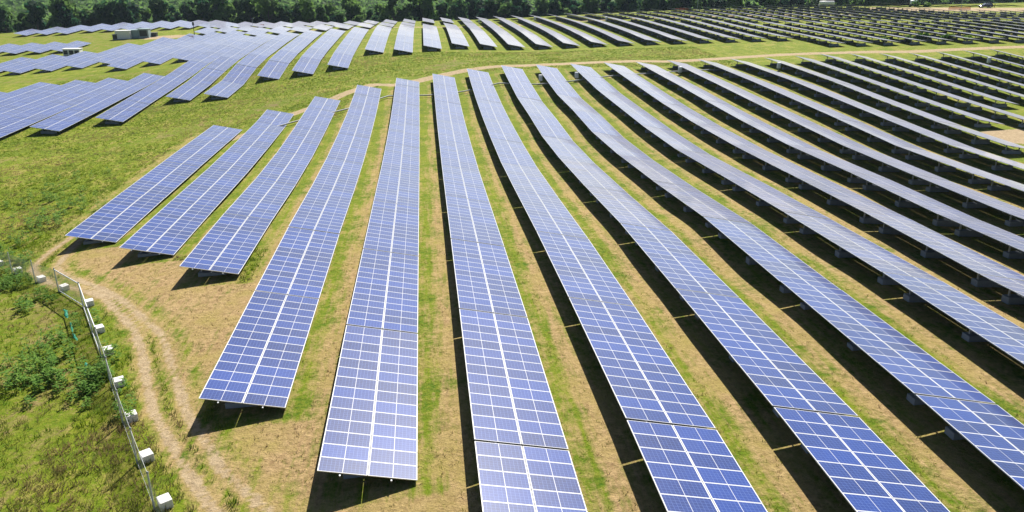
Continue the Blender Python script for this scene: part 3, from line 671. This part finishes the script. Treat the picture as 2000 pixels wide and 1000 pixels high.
def person(x, y, Z, lb):
    X, Y, z = ctr(x, y, Z); t = empty('person', (X, Y, z), lb, 'person', None, R(200))
    sk = MAT_SKIN = plain('skin', (0.42, 0.26, 0.18), 0.6); hv = plain('hi_vis_fabric', (0.62, 0.85, 0.03), 0.8); tr = plain('work_trousers', (0.03, 0.035, 0.06), 0.9); hat = plain('hard_hat', (0.8, 0.8, 0.78), 0.35)
    J = {'pel': ((0, 0, .95), .15), 'ch': ((0, .01, 1.30), .17), 'nk': ((0, .0, 1.50), .062), 'hd': ((0, -.02, 1.62), .098), 'top': ((0, -.01, 1.72), .08),
         'lh': ((-.1, 0, .88), .095), 'lk': ((-.12, -.02, .50), .062), 'la': ((-.13, .03, .09), .042), 'lt': ((-.14, -.14, .04), .038),
         'rh': ((.1, 0, .88), .095), 'rk': ((.13, -.01, .50), .062), 'ra': ((.14, .04, .09), .042), 'rt': ((.16, -.13, .04), .038),
         'ls': ((-.20, .01, 1.42), .060), 'le': ((-.26, .03, 1.14), .046), 'lw': ((-.24, -.08, .90), .032), 'lf': ((-.23, -.11, .80), .03),
         'rs': ((.20, .01, 1.42), .060), 're': ((.27, .02, 1.14), .046), 'rw': ((.22, -.16, 1.0), .032), 'rf': ((.20, -.22, .93), .03)}
    E = ['pel ch', 'ch nk', 'nk hd', 'hd top', 'pel lh', 'lh lk', 'lk la', 'la lt', 'pel rh', 'rh rk', 'rk ra', 'ra rt', 'ch ls', 'ls le', 'le lw', 'lw lf', 'ch rs', 'rs re', 're rw', 'rw rf']
    nm = list(J); me = bpy.data.meshes.new('body'); me.from_pydata([J[k][0] for k in nm], [tuple(nm.index(q) for q in e.split()) for e in E], [])
    o = link('body', me, t); md = o.modifiers.new('skin', 'SKIN'); o.modifiers.new('sub', 'SUBSURF').levels = 1
    for i, k in enumerate(nm): me.skin_vertices[0].data[i].radius = (J[k][1], J[k][1])
    me.skin_vertices[0].data[0].use_root = True
    dg = bpy.context.evaluated_depsgraph_get(); dg.update(); me2 = bpy.data.meshes.new_from_object(o.evaluated_get(dg)); o.modifiers.clear(); o.data = me2
    for m_ in (sk, tr, hv): me2.materials.append(m_)
    for p in me2.polygons:
        c = p.center; p.use_smooth = True
        p.material_index = 0 if (c.z > 1.49 or (abs(c.x) > .2 and c.z < 1.2 and c.z > .7)) else (1 if c.z < .93 else 2)
    MB().tube([(0, -.005, .90), (0, 0, 1.1), (0, .005, 1.32), (0, .005, 1.46)], [.185, .185, .215, .12], 14).build('hi_vis_vest', hv, t)
    MB().tube([(0, -.03, 1.66), (0, -.015, 1.70), (0, -.01, 1.77), (0, -.01, 1.81)], [.15, .125, .10, .03], 14).build('hard_hat', hat, t)
person(1942, 15.6, -19.4, 'worker in yellow hi-vis vest standing beside the dark car')

# ---------------------------------------------------------------- foliage helpers
def quads_mesh(name, C, U, V, mat):
    """a mesh of free quads: centres C, half axes U and V"""
    n = len(C); P = np.stack([C - U - V, C + U - V, C + U + V, C - U + V], 1).reshape(-1, 3)
    me = bpy.data.meshes.new(name); me.vertices.add(4 * n); me.vertices.foreach_set('co', P.ravel())
    me.loops.add(4 * n); me.loops.foreach_set('vertex_index', np.arange(4 * n, dtype=np.int32)); me.polygons.add(n); me.polygons.foreach_set('loop_start', np.arange(0, 4 * n, 4, dtype=np.int32))
    me.update(calc_edges=True); me.materials.append(mat); return me
def tris_mesh(name, A, Bp, Cp, mat):
    n = len(A); P = np.stack([A, Bp, Cp], 1).reshape(-1, 3)
    me = bpy.data.meshes.new(name); me.vertices.add(3 * n); me.vertices.foreach_set('co', P.ravel())
    me.loops.add(3 * n); me.loops.foreach_set('vertex_index', np.arange(3 * n, dtype=np.int32)); me.polygons.add(n); me.polygons.foreach_set('loop_start', np.arange(0, 3 * n, 3, dtype=np.int32))
    me.update(calc_edges=True); me.materials.append(mat); return me
def rand_dirs(n):
    v = RNG.normal(size=(n, 3)); return v / np.linalg.norm(v, axis=1)[:, None]
def crown_quads(nq, rad, hgt, z0, size):
    """leaf clumps over an uneven crown of several lobes"""
    nl = RNG.integers(7, 11); lob = []
    for i in range(nl):
        a = RNG.uniform(0, 6.28); rr = rad * RNG.uniform(.15, .68) if i else 0; zz = z0 + hgt * (RNG.uniform(.12, .8) if i else .62)
        lob.append((rr * math.cos(a), rr * math.sin(a), zz, rad * RNG.uniform(.30, .55)))
    lob = np.array(lob); k = RNG.integers(0, nl, nq); d = rand_dirs(nq); d[:, 2] = np.abs(d[:, 2]) * RNG.choice([1, 1, 1, -.6], nq)
    rr = lob[k, 3] * RNG.uniform(.72, 1.06, nq); C = lob[k, :3] + d * rr[:, None] * np.array([1, 1, .85])
    nrm = d + RNG.normal(scale=.55, size=(nq, 3)); nrm /= np.linalg.norm(nrm, axis=1)[:, None]
    a = np.cross(nrm, rand_dirs(nq)); a /= np.linalg.norm(a, axis=1)[:, None]; b_ = np.cross(nrm, a)
    s = size * RNG.uniform(.6, 1.35, nq)[:, None]
    return C, a * s, b_ * s * RNG.uniform(.6, 1, nq)[:, None]
TREES = []
for v in range(9):
    rad = [4.2, 5.0, 3.6, 5.6, 4.6, 3.2, 4.9, 4.0, 5.3][v]; hg = [9, 11, 8.5, 11.5, 12, 8, 9.5, 12.5, 10][v]
    C, U, V = crown_quads(520, rad, hg, 2.4, .62)
    cm = quads_mesh('crown', C, U, V, MAT_LEAF)
    m = MB(); m.tube([(0, 0, -.6), (.1, .05, 2.2), (-.05, .1, hg * .5), (.1, 0, hg * .8)], [.34, .27, .17, .07], 7)
    for i in range(4):
        a = i * 1.7 + v; m.tube([(0, 0, 2.2 + i * .8), (math.cos(a) * rad * .35, math.sin(a) * rad * .35, 3.8 + i * .9), (math.cos(a) * rad * .6, math.sin(a) * rad * .6, 5 + i)], [.14, .09, .04], 5)
    TREES.append((cm, m.mesh('trunk', MAT_BARK), rad, hg))
# candidate spots in a jittered grid over the visible forest
spots = []
yv = 316.0
while yv < 1050:
    st = 5.9 if yv < 520 else 7.0
    half = 0.80 * yv + 40
    xv = -0.62 * yv - 40
    while xv < half:
        x = xv + RNG.uniform(-.42, .42) * st; y = yv + RNG.uniform(-.42, .42) * st
        e = y - np.interp(x, EDGE_X, EDGE_Y)
        if e > 15 + RNG.uniform(0, 10) and (x < 150 or e > 25): spots.append((x, y, e))
        xv += st
    yv += st
spots.sort(key=lambda s: s[2] + 0.15 * s[1]); spots = np.array(spots); SZ = ground(spots[:, 0], spots[:, 1])
NT = 295
KIND = ['broad dark green tree with a rounded crown at the forest edge behind the panels', 'tall dark green tree with layered crown at the forest edge', 'small rounded tree at the forest edge behind the panels', 'wide spreading tree at the forest edge behind the panels',
        'tall narrow leafy tree at the forest edge behind the panels', 'low bushy tree at the forest edge behind the panels', 'round dense tree at the forest edge behind the panels', 'tallest slender tree type at the forest edge', 'broad uneven tree at the forest edge behind the panels']
order = np.argsort(spots[:, 2]); vis = [i for i in order if -0.60 * spots[i, 1] - 5 < spots[i, 0] < 0.80 * spots[i, 1] + 5][:NT]; vs_ = set(vis)
for i in vis:
    v = int(RNG.integers(0, 9)); x, y = spots[i, :2]; s = RNG.uniform(.5, 1.2)
    t = empty('tree', (x, y, SZ[i]), KIND[v], 'tree', 'trees along the forest edge', RNG.uniform(0, 6.28)); t.scale = (s, s, s * RNG.uniform(.85, 1.1))
    link('crown', TREES[v][0], t); link('trunk', TREES[v][1], t)
rest = [i for i in range(len(spots)) if i not in vs_]
CC, UU, VV = [], [], []
for i in rest:
    x, y = spots[i, :2]; s = RNG.uniform(.8, 1.3); nq = 150 if y < 560 else 70
    C, U, V = crown_quads(nq, 4.6 * s, 9.5 * s, 2.0, .95 if nq == 150 else 1.4); CC.append(C + np.array([x, y, SZ[i]])); UU.append(U); VV.append(V)
tag(link('distant_forest', quads_mesh('distant_forest', np.concatenate(CC), np.concatenate(UU), np.concatenate(VV), MAT_LEAF)), 'dense hazy green forest stretching away behind the solar farm', 'forest', None, 'stuff')
# shrubs on the soil mound near the tank and along the grass strip
def shrub(x, y, Z, r, h_, lb, mat=MAT_WEED):
    X, Y, z = ctr(x, y, Z); C, U, V = crown_quads(260, r, h_, .1, .22)
    t = empty('shrub', (X, Y, z), lb, 'shrub', 'shrubs on grass'); link('foliage', quads_mesh('foliage', C, U, V, mat), t)
    MB().tube([(0, 0, -.2), (.05, 0, h_ * .6)], [.08, .03], 6).build('stem', MAT_BARK, t)
shrub(1786, 13.5, -19.5, 2.2, 2.0, 'brownish green shrub on the soil mound in front of the white tank')
shrub(1810, 14, -19.5, 2.0, 1.6, 'bright green shrub right of the soil mound by the tank')
shrub(1770, 94, -20.6, 1.3, 1.1, 'green shrub in the grass strip above the nineteenth far row end')
shrub(1800, 92, -20.6, 1.6, 1.2, 'largest green shrub in the grass strip at right')
shrub(1846, 93, -20.6, 1.4, 1.0, 'low green shrub in the grass strip right of the largest shrub')
shrub(1884, 95, -20.6, 1.2, .9, 'rightmost low green shrub in the grass strip')
shrub(1725, 94, -20.6, .9, .9, 'small dark green shrub left in the grass strip beyond the road')

# ---------------------------------------------------------------- grass
def tufts(X, Y, blades, h0, h1, width, mat, name, lb, lean=.45):
    n = len(X); Z = ground(X, Y)
    A, B_, C_ = [], [], []
    hs = RNG.uniform(h0, h1, n) * np.interp(Y, [55, 95], [1.0, .6])
    for b in range(blades):
        a = RNG.uniform(0, 2 * np.pi, n); r = RNG.uniform(0, .16, n) * (h1 / .4)
        bx = X + r * np.cos(a); by = Y + r * np.sin(a); la = a + RNG.normal(scale=.8, size=n); lh = hs * RNG.uniform(.6, 1.0, n); ll = lh * RNG.uniform(.1, lean * 1.6, n)
        wa = RNG.uniform(0, 2 * np.pi, n); wx, wy = np.cos(wa) * width, np.sin(wa) * width
        zz = Z - .03
        A.append(np.stack([bx - wx, by - wy, zz], 1)); B_.append(np.stack([bx + wx, by + wy, zz], 1)); C_.append(np.stack([bx + ll * np.cos(la), by + ll * np.sin(la), zz + lh], 1))
    o = link(name, tris_mesh(name, np.concatenate(A), np.concatenate(B_), np.concatenate(C_), mat))
    return tag(o, lb, 'grass', None, 'stuff')
def sample(n, x0, x1, y0, y1, fn):
    X = RNG.uniform(x0, x1, n); Y = y0 + (y1 - y0) * RNG.uniform(0, 1, n) ** 1.35
    inside = (X > -0.60 * Y - 12) & (X < 0.80 * Y + 6); X, Y = X[inside], Y[inside]
    p = fn(*cover(X, Y), X, Y); k = RNG.uniform(0, 1, len(X)) < p; return X[k], Y[k]
clump = lambda X, Y, s, o=0: .5 + .25 * (np.sin(X * s + 1.3 * np.sin(Y * s * .7 + o)) + np.sin(Y * s * 1.1 + 1.7 * np.sin(X * s * .8 + o)))
def p_tall(d, b, s, X, Y): return (d < .42) * (b < .25) * ((X < -8) | (Y > 150)) * (.6 + .4 * clump(X, Y, .55)) * np.clip(1.15 - 1.9 * s, .08, 1) * (((X - MX0) / PITCH + 5 < 1) | (Y < 60) | (Y > 118))
X, Y = sample(330000, -75, 60, 18, 178, p_tall)
tufts(X, Y, 6, .12, .42, .024, MAT_GRASS, 'meadow_grass', 'tall green meadow grass beside the dirt track and between the blocks')
def p_straw(d, b, s, X, Y): return (b < .3) * np.clip(.35 * s + .5 * (d > .6) * (X < -3) * .5 + .15 * (d > .5), 0, 1) * (.2 + .8 * clump(X, Y, .8, 2))
X, Y = sample(210000, -70, 70, 18, 175, p_straw)
tufts(X, Y, 4, .06, .20, .022, MAT_STRAW, 'dry_grass', 'dry straw coloured grass on the lanes and headland', .9)
def p_short(d, b, s, X, Y): return (b < .3) * (X > -34) * (.25 + .6 * (d < .55)) * (.1 + .9 * clump(X, Y, 1.1, 4) ** 2) 
X, Y = sample(230000, -32, 75, 16, 155, p_short)
tufts(X, Y, 4, .05, .17, .022, MAT_SHORT, 'lane_grass', 'short yellow-green grass tufts on the lanes between panel rows', .8)
# leafy weeds around the fence
wx, wy = [], []
for cx, cy, n_, sx, sy in ((-21.5, 42.5, 60, 1.6, 2.6), (-17.9, 40.0, 34, .35, 1.8), (-20.2, 39.4, 26, 1.4, 1.2), (-30.2, 57.8, 40, 1.2, 1.6), (-27.0, 52.6, 16, .8, 1.0), (-31.5, 62, 30, 2.2, 2.5), (-35.5, 74, 60, 1.2, 5), (-15.0, 36.5, 16, .7, 2.0), (-39, 85, 40, 2, 5)):
    wx += list(RNG.normal(cx, sx, n_)); wy += list(RNG.normal(cy, sy, n_))
wx, wy = np.array(wx), np.array(wy)
kp = (np.minimum(seg_dist(wx, wy, RUT_L), seg_dist(wx, wy, RUT_R)) > .8) & (wx < np.interp(wy, RUT_L[:16, 1], RUT_L[:16, 0]))
wx, wy = wx[kp], wy[kp]; wz = ground(wx, wy); CC, UU, VV = [], [], []
for x, y, z in zip(wx, wy, wz):
    h = RNG.uniform(.5, 1.15); n_ = 34; t = RNG.uniform(.1, 1, n_); a = RNG.uniform(0, 6.28, n_); r = (.06 + .20 * (1 - t * .6)) * RNG.uniform(.5, 1.2, n_)
    C = np.stack([x + r * np.cos(a), y + r * np.sin(a), z + t * h], 1); out = np.stack([np.cos(a), np.sin(a), RNG.uniform(-.3, .6, n_)], 1); out /= np.linalg.norm(out, axis=1)[:, None]
    sd = np.cross(out, np.array([0, 0, 1.])); sd /= np.linalg.norm(sd, axis=1)[:, None]
    CC.append(C); UU.append(out * .085); VV.append(sd * .035)
tag(link('leafy_weeds', quads_mesh('leafy_weeds', np.concatenate(CC), np.concatenate(UU), np.concatenate(VV), MAT_WEED)), 'clumps of tall leafy green weeds around the fence', 'weeds', None, 'stuff')

# ---------------------------------------------------------------- summer haze
hm = bpy.data.materials.new('haze_air'); hm.use_nodes = True; hn = hm.node_tree
hn.nodes.remove(hn.nodes['Principled BSDF']); pv = hn.nodes.new('ShaderNodeVolumePrincipled')
pv.inputs['Color'].default_value = (0.62, 0.78, 1.0, 1); pv.inputs['Density'].default_value = 0.00008; pv.inputs['Anisotropy'].default_value = 0.2
hn.links.new(pv.outputs[0], hn.nodes['Material Output'].inputs['Volume'])
hz = MB().box(-6100, 6100, -1600, 9100, -36, 24.5).build('haze', hm); tag(hz, 'thin pale blue summer haze in the air', kind='stuff')
